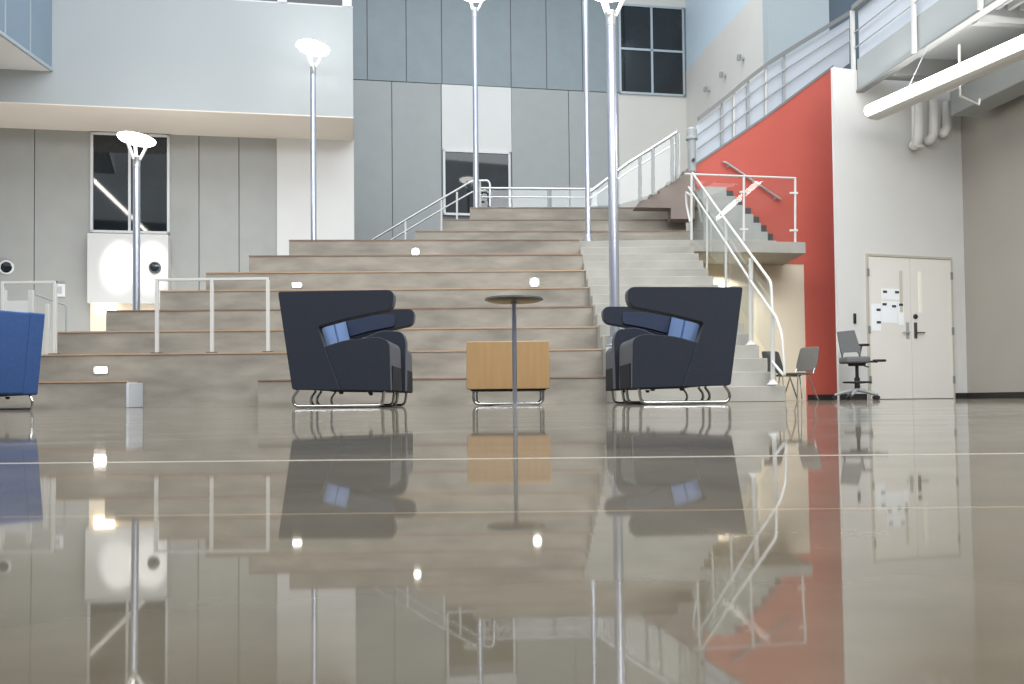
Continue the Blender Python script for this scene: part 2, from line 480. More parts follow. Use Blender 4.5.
# right rear side wall (runs towards the viewer), frontal return, dark opening
c0 = BW.at(685.5, 60); dv = V(-.143, 1, 0).normalized()
SW = Plane(685.5, c0.y, 0); SW.o = V(c0.x, c0.y, 0); SW.e = -dv; SW.n = V(-dv.y, dv.x, 0) if V(-dv.y, dv.x, 0).x < 0 else V(dv.y, -dv.x, 0)
sC = SW.hit(768, 60)[0]; zL = SW.hit(700, 55)[1]
o = MB().rect(SW, -.3, sC, 0, zL, 0, .2).build('wall_side', M['wall_side']); struct(o, 'beige side wall beside the upper stair')
o = MB().rect(SW, -.3, sC-.01, zL, zTop+1, -.015, .16).build('wall_side_upper', M['wall_sky']); struct(o, 'pale blue upper side wall')
pS = SW.pt(sC, 0)
FR = Plane(768, pS.y, G); FR.o = V(pS.x, pS.y, 0)
s1 = FR.hit(828, 30)[0]
o = MB().rect(FR, -.01, s1, 0, zTop+1, .06, .2).build('wall_return', M['wall_bluegrey']); struct(o, 'blue grey return wall above the upper stair')
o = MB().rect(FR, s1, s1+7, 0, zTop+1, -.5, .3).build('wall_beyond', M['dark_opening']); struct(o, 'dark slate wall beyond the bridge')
sp = None
for i, (px, py) in enumerate(((710, 90), (726, 75.5), (744, 58.5))):
    q = SW.at(px, py, .0)
    lab = ['lowest of the three small spotlights on the beige side wall', 'middle of the three small spotlights on the beige side wall', 'highest of the three small spotlights on the beige side wall'][i]
    t = thing('wall_spotlight', lab, 'spotlight', q, 0, 'spotlights on the side wall')
    o = MB().lathe([(.05, 0), (.05, .03), (.02, .035), (.02, .10)], seg=14, mtx=Matrix.Rotation(-PI/2, 4, 'Y')).build('mount', M['frame_alu'], t)
    o = MB().lathe([(.045, -.08), (.055, .0), (.05, .07), (.03, .08)], c=(-.12, 0, .03), seg=14, mtx=Matrix.Rotation(.5, 4, 'X')).build('lamp_head', M['grey_metal'], t, smooth=True)

# red wall and cream wall
LG = Plane(700, 15.95, 9.5)
def pts_on(pl, pp, f=0): return [pl.at(x, y, f) for x, y in pp]
sr = RW.hit(846, 240)[0]; sm = RW.hit(805.5, 330)[0]; zc = LG.hit(745, 241)[1]-.2+.08
pA = RW.hit(690, 169.5); pB = RW.hit(833, 67.5); pm = RW.hit(764, 119)
poly = [RW.pt(sr, 0), RW.pt(sr, pB[1]), RW.pt(*pB), RW.pt(*pm), RW.pt(*pA), RW.pt(pA[0], pA[1]-.12), RW.pt(RW.hit(698, 220)[0], pA[1]-.3), RW.pt(RW.hit(698, 220)[0], zc-.05), RW.pt(sm, zc-.05), RW.pt(sm, 0)]
red = MB().poly_prism(poly, -RW.n*.2).build('wall_red', M['red']); struct(red, 'coral red stair wall')
cap = MB()
cpts = [RW.pt(pA[0], pA[1], .02), RW.pt(pm[0], pm[1], .02), RW.pt(pB[0], pB[1], .02)]
cap.poly_prism(cpts+[p+V(0, 0, .05) for p in reversed(cpts)], -RW.n*.24)
cap.build('wall_cap', M['mid_grey'], red)
s0 = RW.hit(660, 330)[0]
o = MB().rect(RW, s0, sm, 0, zc+.05, -.02, .2).build('wall_cream', M['wall_cream']); struct(o, 'cream wall under the landing')

# white wall with the door, and the taupe right wall
sC2 = WW.hit(964, 250)[0]; s0 = WW.hit(836.5, 250)[0]; zWt = WW.hit(845, 68.5)[1]
zfb = WW.hit(857, 93.5)[1]                      # bottom of the bridge fascia
ww = MB().rect(WW, s0, sC2+.2, 0, zWt, 0, .06).build('wall_right_end', M['wall_white']); struct(ww, 'white wall holding the double door')
cn = WW.pt(sC2, 0)
dv2 = V(-.165, 1, 0).normalized()
RT = Plane(964, cn.y, 0); RT.o = V(cn.x, cn.y, 0); RT.e = -dv2; RT.n = V(-dv2.y, dv2.x, 0)
if RT.n.x > 0: RT.n = -RT.n
rt = MB().rect(RT, -.5, 26, 0, 9, 0, .2).build('wall_right', M['wall_taupe']); struct(rt, 'warm grey right wall')
o = MB().rect(RT, 0, 26, 0, .105, .015, 0).build('baseboard_right', M['base_black']); struct(o)
d0 = WW.hit(868, 330)[0]; d1 = WW.hit(950.5, 330)[0]
bb = MB().rect(WW, d1+.06, sC2, 0, .105, .015, 0).rect(WW, s0, d0-.06, 0, .105, .015, 0)
o = bb.build('baseboard_end', M['base_black']); struct(o)
o = MB().rect(RW, sm+.02, sr, 0, .105, .015, 0).build('baseboard_red', M['base_black']); struct(o)

# unseen enclosure of the hall
o = MB().box((-17.2, -9.2, 0), (14, -9, 9)).build('wall_rear', mat('grey_brown_paint', (120, 118, 116), .7)); struct(o)
o = MB().box((-17.2, -9, 0), (-17, 14, 9)).build('wall_far_left', mat('mid_grey_brown_paint', (150, 148, 145), .7)); struct(o)

# double door
zD = (WW.hit(868, 256.5)[1]+WW.hit(950.5, 260)[1])/2
door = thing('door_1', 'off-white double door with narrow lites', 'door', WW.pt((d0+d1)/2, 0)); door['kind'] = 'structure'; del door['category']
L0 = door.location.copy()
def dchild(mb, name, m, parent=door, **k):
    o = mb.build(name, m, parent, loc=L0, **k); o.location = (0, 0, 0); return o
fr = MB().rect(WW, d0-.03, d0, 0, zD+.04, .05, 0).rect(WW, d1, d1+.03, 0, zD+.04, .05, 0).rect(WW, d0, d1, zD, zD+.04, .05, 0)
dchild(fr, 'door_frame', mat('greige_door_frame', (186, 180, 168), .5))
dm_ = (d0+d1)/2
for k, (a, b_) in enumerate(((d0, dm_-.004), (dm_+.004, d1))):
    lf = dchild(MB().rect(WW, a, b_, .01, zD-.006, .035, 0), 'door_leaf', M['door'])
    lx = WW.hit((899.5, 918.5)[k], 290)[0]
    z1_, z0_ = WW.hit(918, 272)[1], WW.hit(918, 313)[1]
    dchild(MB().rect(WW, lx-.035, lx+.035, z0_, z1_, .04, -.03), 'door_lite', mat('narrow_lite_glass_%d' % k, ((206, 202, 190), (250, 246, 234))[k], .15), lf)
    hx = WW.hit((906, 914)[k], 333)[0]; zh = WW.hit(910, 333)[1]
    hm = MB().rect(WW, hx-.03, hx+.03, zh-.1, zh+.19, .05, -.03)
    sg = (-1, 1)[k]
    hm.tube([WW.pt(hx, zh, .05), WW.pt(hx, zh, .10), WW.pt(hx+sg*.15, zh, .10)], .014, 8)
    dchild(hm, 'door_handle', M['dark_grey'] if k else M['grey_metal'], lf)
    if k: dchild(MB().lathe([(.04, 0), (.045, .02), (.02, .03)], c=WW.pt(hx, zh+.3, .035), seg=14, mtx=Matrix.Rotation(PI/2, 4, 'X')), 'door_lock', M['black'], lf)
    ex = (d0-.01, d1+.01)[k]
    for zz in (.35, 1.25, zD-.3):
        dchild(MB().rect(WW, ex-.02, ex+.02, zz-.07, zz+.07, .06, -.04), 'door_hinge', M['mid_grey'], lf)
# papers taped on the left leaf
for (x0, x1, yt, yb, marks, lab) in (
        (880, 901, 289, 300, ((883.5, 292), (895.5, 292.5)), 'wide white notice at the top of the papers on the door'),
        (880, 896, 301.5, 323, ((883, 304.5), (892.5, 306.5)), 'tall white notice in the middle of the papers on the door'),
        (870, 879.5, 304, 331, ((877, 310), (878, 322.5)), 'white notice by the hinges, lowest of the papers on the door'),
        (896.8, 902.5, 302, 325, ((899.5, 305),), 'narrow white notice nearest the centre of the double door')):
    sa, sb = WW.hit(x0, (yt+yb)/2)[0], WW.hit(x1, (yt+yb)/2)[0]; za, zb_ = WW.hit((x0+x1)/2, yb)[1], WW.hit((x0+x1)/2, yt)[1]
    o = MB().rect(WW, sa, sb, za, zb_, .039, -.0355).build('paper_notice', M['paper']); tag(o, lab, 'paper', 'papers on the door')
    for mx, my in marks:
        mk = MB()
        s_, z_ = WW.hit(mx, my); s_ = min(max(s_, sa+.05), sb-.05)
        mk.rect(WW, s_-.045, s_+.045, z_-.022, z_+.022, .041, -.0385)
        mk.build('printed_mark', M['ink'], o)
# card reader on the white wall
s_, z_ = WW.hit(854.3, 318.5)
o = MB().rect(WW, s_-.025, s_+.025, z_-.09, z_+.09, .03, 0).build('card_reader', M['black'], bevel=.008); tag(o, 'slim black card reader on the white wall left of the door', 'card reader')

# ------------------------------------------------------------------ seating steps
R = .356
tier_d = [11.44, 11.9, 12.6, 13.25, 13.85, 14.45, 15.02, 15.6]
skew = [0, 0, .006, .012, .02, .027, .035, .044]
tier_left = [None, -70, 57, 106, 160, 206, 249, 289]
bleach = thing('seating_steps', 'wide grey concrete seating steps with wood edges climbing to the rear wall', 'steps')
XF0, XF1 = 1.2, 3.16
def tier_box(x0, x1, y, sk, z0, z1, back=1.7):
    return MB().poly_prism([V(x0, y+sk*(x0), z0), V(x1, y+sk*x1, z0), V(x1, y+sk*x1+back, z0), V(x0, y+sk*x0+back, z0)], V(0, 0, z1-z0))
def edge_box(x0, x1, y, sk, z):
    return tier_box(x0, x1, y-.012, sk, z-.016, z+.004, .3)
for k in range(8):
    z1 = (k+1)*R if k else .335
    y = tier_d[k]; sk = skew[k]
    yt = [380, 352, 330, 310, 291, 273.5, 257, 241][k]
    def xat(px):
        p = at(px, yt, y); yy = y
        for _ in range(3): yy = y+sk*p.x; p = at(px, yt, yy)
        return p.x
    if k == 0:
        xa, xm_, xb_ = xat(-70), xat(127.5), xat(258)
        t = tier_box(xa, xm_-.02, y, sk, 0, z1).build('tier', M['concrete'], bleach)
        edge_box(xa, xm_, y, sk, z1+.006).build('wood_edge', M['wood_edge'], t)
        tier_box(xm_-.02, xm_+.012, y-.004, sk, 0, z1-.012, .46).build('end_cap', mat('pale_end_plate', (196, 200, 206), .45), bleach, bevel=.008)  # tier end face as a thin plate, paler than the riser
        t = tier_box(xb_, XF0, y, sk, 0, z1).build('tier', M['concrete'], bleach)
        edge_box(xb_, XF0, y, sk, z1).build('wood_edge', M['wood_dark'], t)
    else:
        x0 = xat(tier_left[k])
        t = tier_box(x0, XF0, y, sk, 0, z1, 1.7 if k < 7 else 1.3).build('tier', M['concrete'], bleach)
        edge_box(x0, XF0, y, sk, z1).build('wood_edge', M['wood_dark'] if k in (3, 6, 7) else M['wood_edge'], t)
# upper steps
up_steps = [(416, 231, 3.206, None), (443, 219.5, 3.562, None), (470, 207.5, 3.918, None)]
for i, (lx, yt, z1, _) in enumerate(up_steps):
    p = at(lx, yt, 17); px_c = 550
    d = ray(px_c, yt); y = d.y*(z1-CAMZ)/d.z
    q = at(lx, yt, y)
    xr = 3.44 if i < 2 else 3.34
    sk = .05
    x0 = q.x
    t = tier_box(x0, xr, y-.05*at(px_c, yt, y).x, sk, 8*R+.002+(i and (i-1)*R), z1, (.9, .85, 2.0)[i]).build('tier', M['concrete'] if i < 3 else M['concrete_taupe'], bleach)
    edge_box(x0, xr, y-.05*at(px_c, yt, y).x, sk, z1).build('wood_edge', M['wood_dark'], t)
# narrower concrete stair on the right of the seating steps
fl_d = lambda j: 10.4+.36*(j-1)
prof = []
for j in range(1, 17):
    prof += [(fl_d(j), (j-1)*R/2), (fl_d(j), j*R/2)]
prof += [(16.6, 16*R/2), (16.6, 0)]
stair = MB().poly_prism([V(XF0+.002, y, z) for y, z in prof], V(XF1-XF0, 0, 0)).build('aisle_stair', M['concrete_light'], bevel=.006)
tag(stair, 'pale concrete stair flight rising beside the seating steps behind the right settee', 'stairs')
# step lights
for px, py, w, h, Y, lab in ((101, 370.2, .16, .075, tier_d[1], 'rectangular lit step light low at the left beside the blue chair'),
                             (297, 285, .14, .06, 14.3, 'small oval step light above the left settee'),
                             (415.5, 252, .12, .11, 15.5, 'highest lit step light, near the lamp post on the top steps'),
                             (534.5, 282.3, .13, .12, 14.45, 'round bright step light above the dark side table')):
    k = {101: 1, 297: 5, 415.5: 7, 534.5: 5}[px]
    p = at(px, py, tier_d[k]); p = at(px, py, tier_d[k]+skew[k]*p.x-.004)
    t = thing('step_light', lab, 'step light', p, 0, 'step lights in the risers')
    MB().poly_prism([V(-w/2-.015, 0, -h/2-.015), V(w/2+.015, 0, -h/2-.015), V(w/2+.015, 0, h/2+.015), V(-w/2-.015, 0, h/2+.015)], V(0, -.008, 0)).build('trim_plate', M['grey_metal'], t)
    if h < .1:
        MB().poly_prism([V(x, -.006, z) for x, z in rounded([(-w/2, -h/2), (w/2, -h/2), (w/2, h/2), (-w/2, h/2)], .02)], V(0, -.008, 0)).build('lens', M['lit'], t)
    else:
        MB().lathe([(w/2, 0), (w/2, .01), (w/3, .02)], seg=20, c=(0, -.005, 0), mtx=Matrix.Rotation(PI/2, 4, 'X')).build('lens', M['lit'], t)

# taupe steps rising to the right at the top, towards the upper stair
pp = [(635, 207.3), (641, 200), (650, 199), (650, 194.5), (660, 193.5), (660, 188), (667.5, 187), (667.5, 181.5), (675, 180.5), (675, 175.5), (683, 175), (683, 171), (695, 170.4), (695, 219), (671, 218.8), (671, 207.9)]
o = MB().poly_prism([at(x, y, 17.0) for x, y in pp], V(0, .34, 0)).build('upper_stair', M['concrete_taupe'])
tag(o, 'taupe steps climbing right from the top of the seating to the red wall', 'stairs')

# landing with the stair along the red wall
LG = Plane(700, 15.95, 9.5)
la0 = LG.hit(722, 246)[0]; la1 = LG.hit(805.5, 246)[0]; zl1 = LG.hit(745, 241)[1]; zl0 = zl1-.2
dl = (RW.o-LG.o).dot(-LG.n)-.03
LS = (3.175-LG.o.x)/LG.e.x
o = MB().poly_prism([LG.pt(s_+d_*.18, zl0, -d_) for s_, d_ in ((LS, 0), (la1, 0), (la1, dl), (LS+.32, dl), (LS+.32, .72), (LS, .72))], V(0, 0, zl1-zl0)).build('landing', M['concrete_light']); tag(o, 'pale concrete landing slab in front of the red wall', 'landing')
zf = zl1
# small flight from the landing up to the left
IN = Plane(700, 16.75, G)
prof = []
jx = [776, 767.5, 761, 753.5, 745, 736, 727]
s_of = lambda px: IN.hit(px, 225)[0]
n = len(jx); rz = .165
P2 = []
for i, px in enumerate(jx):
    P2 += [(s_of(px), zf+.0+i*rz), (s_of(px), zf+(i+1)*rz)]
P2 += [(s_of(703.5), zf+n*rz), (s_of(703.5), zf)]
o = MB().poly_prism([IN.pt(s, z) for s, z in P2], -IN.n*.60).build('landing_stair', mat('grey_stair_side', (166, 166, 162), .6, var=.06))
tag(o, 'grey stair climbing left from the landing along the red wall', 'stairs')
DK = Plane(700, 17.32, G)
P3 = [(s+.16, z+.07) for s, z in P2[:-2]]
P3 = [(P3[0][0]+.05, zf)] + P3[1:] + [(DK.hit(719, 203)[0], P2[-3][1]+.07), (DK.hit(719, 203)[0], zf)]
off = (DK.o-RW.o).dot(RW.n)
o2 = MB().poly_prism([RW.at(*[0, 0]) if False else DK.pt(s, z) for s, z in P3], -DK.n*.03).build('stepped_skirting', M['dark_grey'], o)

# knee wall beyond the aisle stair
o = MB().box((4.04, 16.6, 0), (4.42, 17.0, 2.12)).build('wall_knee', mat('olive_beige_paint', (188, 180, 156), .6)); struct(o, 'low beige wall beyond the stair')

# ------------------------------------------------------------------ lamp posts
def lamp_post(base, ztop, r, label, tilt, D=.64):
    t = thing('lamp_post', label, 'lamp post', base, 0, 'tall lamp posts with glowing discs')
    H = ztop-base[2]
    MB().lathe([(r*1.9, 0), (r*1.9, .03), (r*1.3, .05), (r*1.15, .12), (r, .13)], seg=24).build('base_flange', M['pole'], t, smooth=True)
    MB().lathe([(r, .10), (r, H-.16)], seg=24).build('pole', M['pole'], t, smooth=True)
    MB().lathe([(r*.75, H-.17), (r*1.02, H-.15), (r*1.02, H-.02), (r*1.18, H), (r*1.18, H+.03), (r*.9, H+.04)], seg=24).build('collar', M['steel'], t, smooth=True)
    mt = Matrix.Rotation(tilt, 4, 'Y')
    c = V(0, 0, H+.34)
    for k in range(3):
        a = PI/2+.5+k*2*PI/3
        p0 = V(math.cos(a)*r*.9, math.sin(a)*r*.9, H-.02); pm_ = V(math.cos(a)*.10, math.sin(a)*.10, H+.06)
        p1 = c + mt @ V(math.cos(a)*D*.34, math.sin(a)*D*.34, -.03)
        MB().tube([p0, pm_, p1], .026, 10).build('arm', M['disc_rim'], t, smooth=True)
    disc = MB().lathe([(D*.30, -.075), (D*.42, -.055), (D*.485, -.02), (D*.5, .01), (D*.485, .035), (D*.40, .06), (D*.2, .085), (.01, .09)], seg=40, c=c, mtx=mt).build('lamp_disc', M['disc'], t, smooth=True, angle=70)
    return t
q = at(136.5, 230, 15.7); zt = at(140, 158.5, 15.7).z
lamp_post((q.x, 15.7, .001), zt, .062, 'lamp post with its disc in front of the tall dark window under the overhang', math.radians(8))
q = at(313.5, 200, 17.3); zt = at(312.5, 66, 17.3).z
q = at(313.5, 200, 16.6)
lamp_post((q.x, 16.6, 8*R+.003), at(312.5, 66, 16.6).z, .052, 'lamp post standing before the white pier above the left settee', math.radians(8), .62)
q = at(476, 170, 18.6)
lamp_post((q.x, 18.6, 3.924), at(475, 10, 18.6).z, .055, 'lamp post on the top step before the small rear window', 0, .64)
q = at(587.5, 150, 15.85)
lamp_post((q.x, 15.9, 8*R+.003), at(587, -28, 15.9).z, .047, 'thin lamp post whose head is cut off by the top of the photo', 0)
q = at(614.8, 320, 11.66)
lamp_post((q.x, 11.66, 2*R+.003), at(613.5, 14.5, 11.66).z, .064, 'thickest lamp post, rising behind the right navy settee', 0, .64)

# ------------------------------------------------------------------ settees
def settee(label, fab, inner, dark, lining, loc, rot, group=None):
    t = thing('lounge_settee', label, 'settee', loc, rot, group)
    S = 147.0
    c = lambda px, py: ((px-279)/S, (408.9-py)/S)
    W = 1.40
    def prism(pts, y0, y1): return MB().poly_prism([V(x, y0, z) for x, z in pts], V(0, y1-y0, 0))
    end = [c(279, 292), c(396, 291), c(394, 310.5), c(345, 320.5), c(319, 327.5), c(325, 347), c(341, 391.5), c(293, 390.5)]
    end = rounded(end, [.02, .06, .055, .03, .02, .01, .01, .02], 6)
    wings = [prism(end, y0, y1).build('wing', fab, t, bevel=.018, seg=3) for y0, y1 in ((0, .13), (W-.13, W))]
    lin_ = rounded([c(312, 300), c(372, 298), c(372, 312), c(345, 317), c(318, 324)], [.01, .02, .02, .02, .01], 3)
    for wg, y0, y1 in ((wings[0], .128, .142), (wings[1], W-.142, W-.128)):
        prism(lin_, y0, y1).build('wing_lining', lining, wg, bevel=.004)
    back = rounded([c(279.6, 292.5), c(303, 292.5), c(334, 391), c(293, 390)], [.02, .03, .01, .02], 4)
    prism(back, .13, W-.13).build('backrest', fab, t, bevel=.012)
    cush = rounded([c(290, 296), c(311, 297), c(323, 350), c(318, 356), c(300, 356)], [.01, .04, .02, .02, .01], 5)
    for y0, y1 in ((.14, .66), (.74, 1.26)):
        prism(cush, y0, y1).build('back_cushion', inner, t, bevel=.02, seg=3)
    seat = rounded([c(325, 347.5), c(346, 341), c(380, 338), c(390.5, 343), c(391.5, 393), c(341, 391.5)], [.01, .05, .06, .05, .015, .01], 7)
    for y0, y1 in ((.012, .625), (.775, W-.012)):
        so_ = prism(seat, y0, y1).build('seat', fab, t, bevel=.03, seg=4)
        ym = (y0+y1)/2
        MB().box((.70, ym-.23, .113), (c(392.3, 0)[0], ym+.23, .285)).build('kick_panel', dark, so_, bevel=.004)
    arm = rounded([c(320, 345), c(370, 324), c(392, 326), c(396, 336), c(395, 392.5), c(341, 391.5)], [.01, .06, .04, .03, .01, .01], 6)
    prism(arm, .63, .77).build('centre_arm', fab, t, bevel=.03, seg=3)
    for y in (.05, .60, .80, 1.35):
        pts = [V(*p) for p in ((.125, y, .125), (.085, y, .07), (.10, y, .012), (.70, y, .012), (.715, y, .12))]
        MB().tube(round3(pts, .035, 5), .011, 10).build('sled_leg', M['chrome'], t, smooth=True, angle=60)
        for x in ((.42, .62) if y in (.05, 1.35) else ()):
            MB().lathe([(.012, .092), (.02, .112)], c=(x, y, 0), seg=12).build('glide', M['black'], t)
    return t
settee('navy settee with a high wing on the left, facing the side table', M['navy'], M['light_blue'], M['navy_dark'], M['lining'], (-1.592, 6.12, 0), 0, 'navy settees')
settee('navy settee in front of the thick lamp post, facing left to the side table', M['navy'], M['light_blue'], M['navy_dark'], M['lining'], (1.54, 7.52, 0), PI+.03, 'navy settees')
pb = at(45, 400, 7.9)
settee('royal blue settee cut off by the photo edge, its back turned to the room', M['blue'], M['blue'], M['navy_dark'], M['blue'], (0, 0, 0), 0)
bs = [o for o in COL.objects if o.name.startswith('lounge_settee') and o['label'].startswith('royal')][0]
ang = math.atan2(.47, -.88)
bs.rotation_euler = (0, 0, ang)
# corner (0, W) or (0,0) whichever lies on the right
corner = Matrix.Rotation(ang, 3, 'Z') @ V(0, 0, 0); corner2 = Matrix.Rotation(ang, 3, 'Z') @ V(0, 1.4, 0)
far = corner if corner.y > corner2.y else corner2
pc = at(45, 402, 7.4)
bs.location = (pc.x-far.x, 7.4-far.y, 0)

# ------------------------------------------------------------------ side table and low wood table
t = thing('side_table', 'round dark side table on one steel post between the settees', 'table', (at(515, 402, 6.35).x, 6.35, 0))
zt = at(513.5, 300, 6.35).z
MB().lathe([(.01, zt-.02), (.10, zt-.02), (.175, zt-.012), (.208, zt), (.205, zt+.012), (.19, zt+.016), (.01, zt+.016)], seg=48).build('table_top', M['tab_top'], t, smooth=True, angle=40)
MB().lathe([(.016, .004), (.016, zt-.03), (.03, zt-.028), (.03, zt-.018)], seg=18).build('post', M['pole'], t, smooth=True)
MB().lathe([(.15, 0), (.15, .004), (.02, .007)], seg=32).build('base_plate', M['steel'], t)

Yw = 7.05
xa, xb2 = at(466.5, 365, Yw).x, at(549.5, 365, Yw).x; z1, z0 = at(508, 341.3, Yw).z, at(508, 389, Yw).z
t = thing('low_table', 'boxy light wood table on chrome sled legs behind the side table', 'table', ((xa+xb2)/2, Yw, 0))
w2 = (xb2-xa)/2
MB().box((-w2, 0, z0), (w2, .78, z1)).build('box_body', M['wood'], t, bevel=.004)
MB().box((-w2+.03, .03, z0-.012), (w2-.03, .75, z0)).build('bottom_frame', M['black'], t)
for y in (.05, .72):
    pts = [V(-w2+.05, y, z0), V(-w2+.05, y, .012), V(w2-.05, y, .012), V(w2-.05, y, z0)]
    MB().tube(round3(pts, .05, 5), .011, 10).build('sled_leg', M['chrome'], t, smooth=True, angle=60)

# ------------------------------------------------------------------ guard rails
# square frames standing on the second step at the left
def frame_rail(posts, ytop, Y, z0, label, mt, r=.022, base=True):
    pp = [at(px, 320, Y) for px in posts]; zt = at(posts[-1], ytop, Y).z
    t = thing('guard_rail', label, 'railing', (pp[0].x, Y, z0), 0, 'low guard frames on the second step')
    o0 = V(pp[0].x, Y, z0)
    for p in pp:
        q = V(p.x, Y, z0)-o0
        MB().box((q.x-r, -r, 0), (q.x+r, r, zt-z0)).build('post', mt, t, bevel=.004)
        MB().box((q.x-.065, -.05, 0), (q.x+.065, .05, .015)).build('foot_plate', M['dark_grey'], t)
    MB().box((-r, -.02, zt-z0-.035), (pp[-1].x-o0.x+r, .02, zt-z0)).build('top_rail', mt, t, bevel=.004)
    return t
z2 = 2*R+.007
frame_rail((157, 212, 268), 277.5, 12.05, z2, 'three-post pale guard frame left of the left navy settee', M['rail_white'])
frame_rail((3, 55), 281, 12.05, z2, 'two-post pale guard frame behind the royal blue settee', M['rail_white'])
# white board and thin frame behind the blue settee
q0, q1 = at(4, 301, 14.6), at(31, 340, 14.6)
t = thing('white_board', 'white board on two feet behind the royal blue settee', 'board', ((q0.x+q1.x)/2, 14.6, 0))
hw = (q1.x-q0.x)/2
MB().box((-hw, -.02, .4), (hw, .02, q0.z)).build('board_panel', M['wall_white'], t, bevel=.004)
for sx in (-1, 1):
    MB().box((sx*hw-.035, -.03, 0), (sx*hw+.035, .03, at(29, 290, 14.6).z)).build('post', M['rail_white'], t)
t = thing('thin_handrail', 'thin sloping handrail below the wall switch at the left', 'railing', at(32, 293, 15.2))
L0 = t.location.copy()
pts = [at(32, 293, 15.2), at(66.5, 305.5, 15.2), at(66.5, 331, 15.2)]; pts[2].z = 0
MB().tube([p-L0 for p in round3(pts, .03)], .018, 8).build('rail', M['grey_metal'], t, smooth=True)
a0 = at(34, 294, 15.2); MB().tube([V(a0.x, a0.y, a0.z)-L0, V(a0.x, a0.y, 0)-L0], .016, 8).build('post', M['grey_metal'], t, smooth=True)
a0 = at(47.5, 304, 13.0)
t = thing('slim_post', 'slim pale post beside the two-post guard frame', 'post', (a0.x, 12.5, z2))
a0 = at(47.5, 304, 12.3); t.location = (a0.x, 12.3, z2)
MB().box((-.025, -.025, 0), (.025, .025, a0.z-z2)).build('shaft', M['rail_white'], t, bevel=.004)
MB().box((-.05, -.05, 0), (.05, .05, .012)).build('foot_plate', M['dark_grey'], t)

# wall fittings on the left
def round_fit(px, py, pl, off, R_, label):
    q = pl.at(px, py, off); t = thing('round_wall_fitting', label, 'wall fitting', q, pl.ang)
    mt = Matrix.Rotation(PI/2, 4, 'X')
    MB().lathe([(R_*.78, 0), (R_, .005), (R_, .03), (R_*.9, .045), (R_*.78, .045), (R_*.74, .02)], seg=32, mtx=mt).build('ring', M['frame_white'] if off < .1 else M['dark_grey'], t, smooth=True)
    MB().lathe([(R_*.8, .0), (R_*.77, .025), (R_*.4, .034), (.01, .036)], seg=32, mtx=mt).build('lens', M['win_glass'], t, smooth=True)
round_fit(6.8, 267.5, LW, .0, .145, 'round dark fitting with a white ring on the grey wall at the far left')
round_fit(158, 269.5, LW, .281, .12, 'round black fitting on the edge of the glossy white panel')
s_, z_ = LW.hit(60, 290.5)
t = thing('wall_switch', 'square white wall switch box above the thin handrail', 'switch', LW.pt(s_, z_), LW.ang)
MB().box((-.11, -.05, -.13), (.11, 0, .13)).build('box_body', M['frame_white'], t, bevel=.01)
MB().box((-.05, -.058, -.07), (.05, -.05, .07)).build('plate', M['wall_mass'], t, bevel=.004)

# handrail sloping down to the left at the top of the seating, with return loop
Yh = 18.75
t = thing('stair_handrail', 'double steel handrail sloping down left of the top steps', 'railing', at(372, 239, Yh)); L0 = t.location.copy()
def tubes(root, name, pts, r, m, L0, seg=8, rnd=0.0):
    pts = [Vector(p)-L0 for p in pts]
    if rnd: pts = round3(pts, rnd, 4)
    return MB().tube(pts, r, seg).build(name, m, root, smooth=True, angle=60)
H_ = lambda pp, Y=Yh: [at(x, y, Y) for x, y in pp]
tubes(t, 'top_rail', H_([(372, 240), (442, 198.5), (472, 181), (488, 180.5), (490, 184), (490, 206)]), .022, M['steel'], L0, 8, .08)
tubes(t, 'lower_rail', H_([(391, 240), (445, 207.5), (472, 192), (486, 190)]), .018, M['steel'], L0)
for px, yt, yb in ((405.5, 221, 240), (457, 192, 220), (441.5, 200, 232), (480, 181, 207)):
    tubes(t, 'post', H_([(px, yt), (px, yb)]), .022, M['rail_white'], L0)

# glass guard along the top walkway
GW = Plane(490, 19.3, 3)
t = thing('glass_guard', 'low glass guard with two steel rails along the top of the seating', 'railing', GW.at(540, 208)); L0 = t.location.copy()
pane = MB().poly_prism([p-L0 for p in pts_on(GW, [(480, 190), (597, 190.5), (597, 209), (480, 209)])], V(0, .012, 0)).build('glass_pane', M['glass'], t)
tubes(t, 'top_rail', pts_on(GW, [(478, 188), (597, 189)]), .022, M['steel'], L0)
tubes(t, 'lower_rail', pts_on(GW, [(478, 196.8), (597, 197.5)]), .016, M['steel'], L0)
for px in (512, 548, 570):
    tubes(t, 'post', pts_on(GW, [(px, 189), (px, 210)]), .014, M['grey_metal'], L0)

# rising glass guard up to the red wall's top corner
Yg = 16.88
t = thing('rising_glass_guard', 'glass guard with steel rail rising right behind the thickest lamp post', 'railing', at(640, 205, Yg)); L0 = t.location.copy()
top = [(590, 192), (628, 163), (660, 143), (677, 132)]
tubes(t, 'top_rail', H_(top, Yg), .03, M['steel'], L0)
tubes(t, 'lower_rail', H_([(590, 199), (628, 172), (660, 153), (676, 143)], Yg+.05), .018, M['steel'], L0)
gl = MB()
for (xa_, ya, xb_, yb, ba, bb_) in ((592, 193, 639, 158, 212, 199), (641, 157, 652, 150, 198, 194), (654, 149, 671, 138, 193, 183), (673, 137, 680, 133, 182, 177)):
    gl.poly_prism([at(x, y, Yg)-L0 for x, y in ((xa_, ya), (xb_, yb), (xb_, bb_), (xa_, ba))], V(0, .012, 0))
gl.build('glass_panes', M['glass'], t)
for px, yt, yb in ((640, 157, 201), (653, 148, 195), (672, 137, 182), (677, 134, 178)):
    tubes(t, 'post', H_([(px, yt), (px, yb)], Yg), .03, M['grey_metal'], L0)
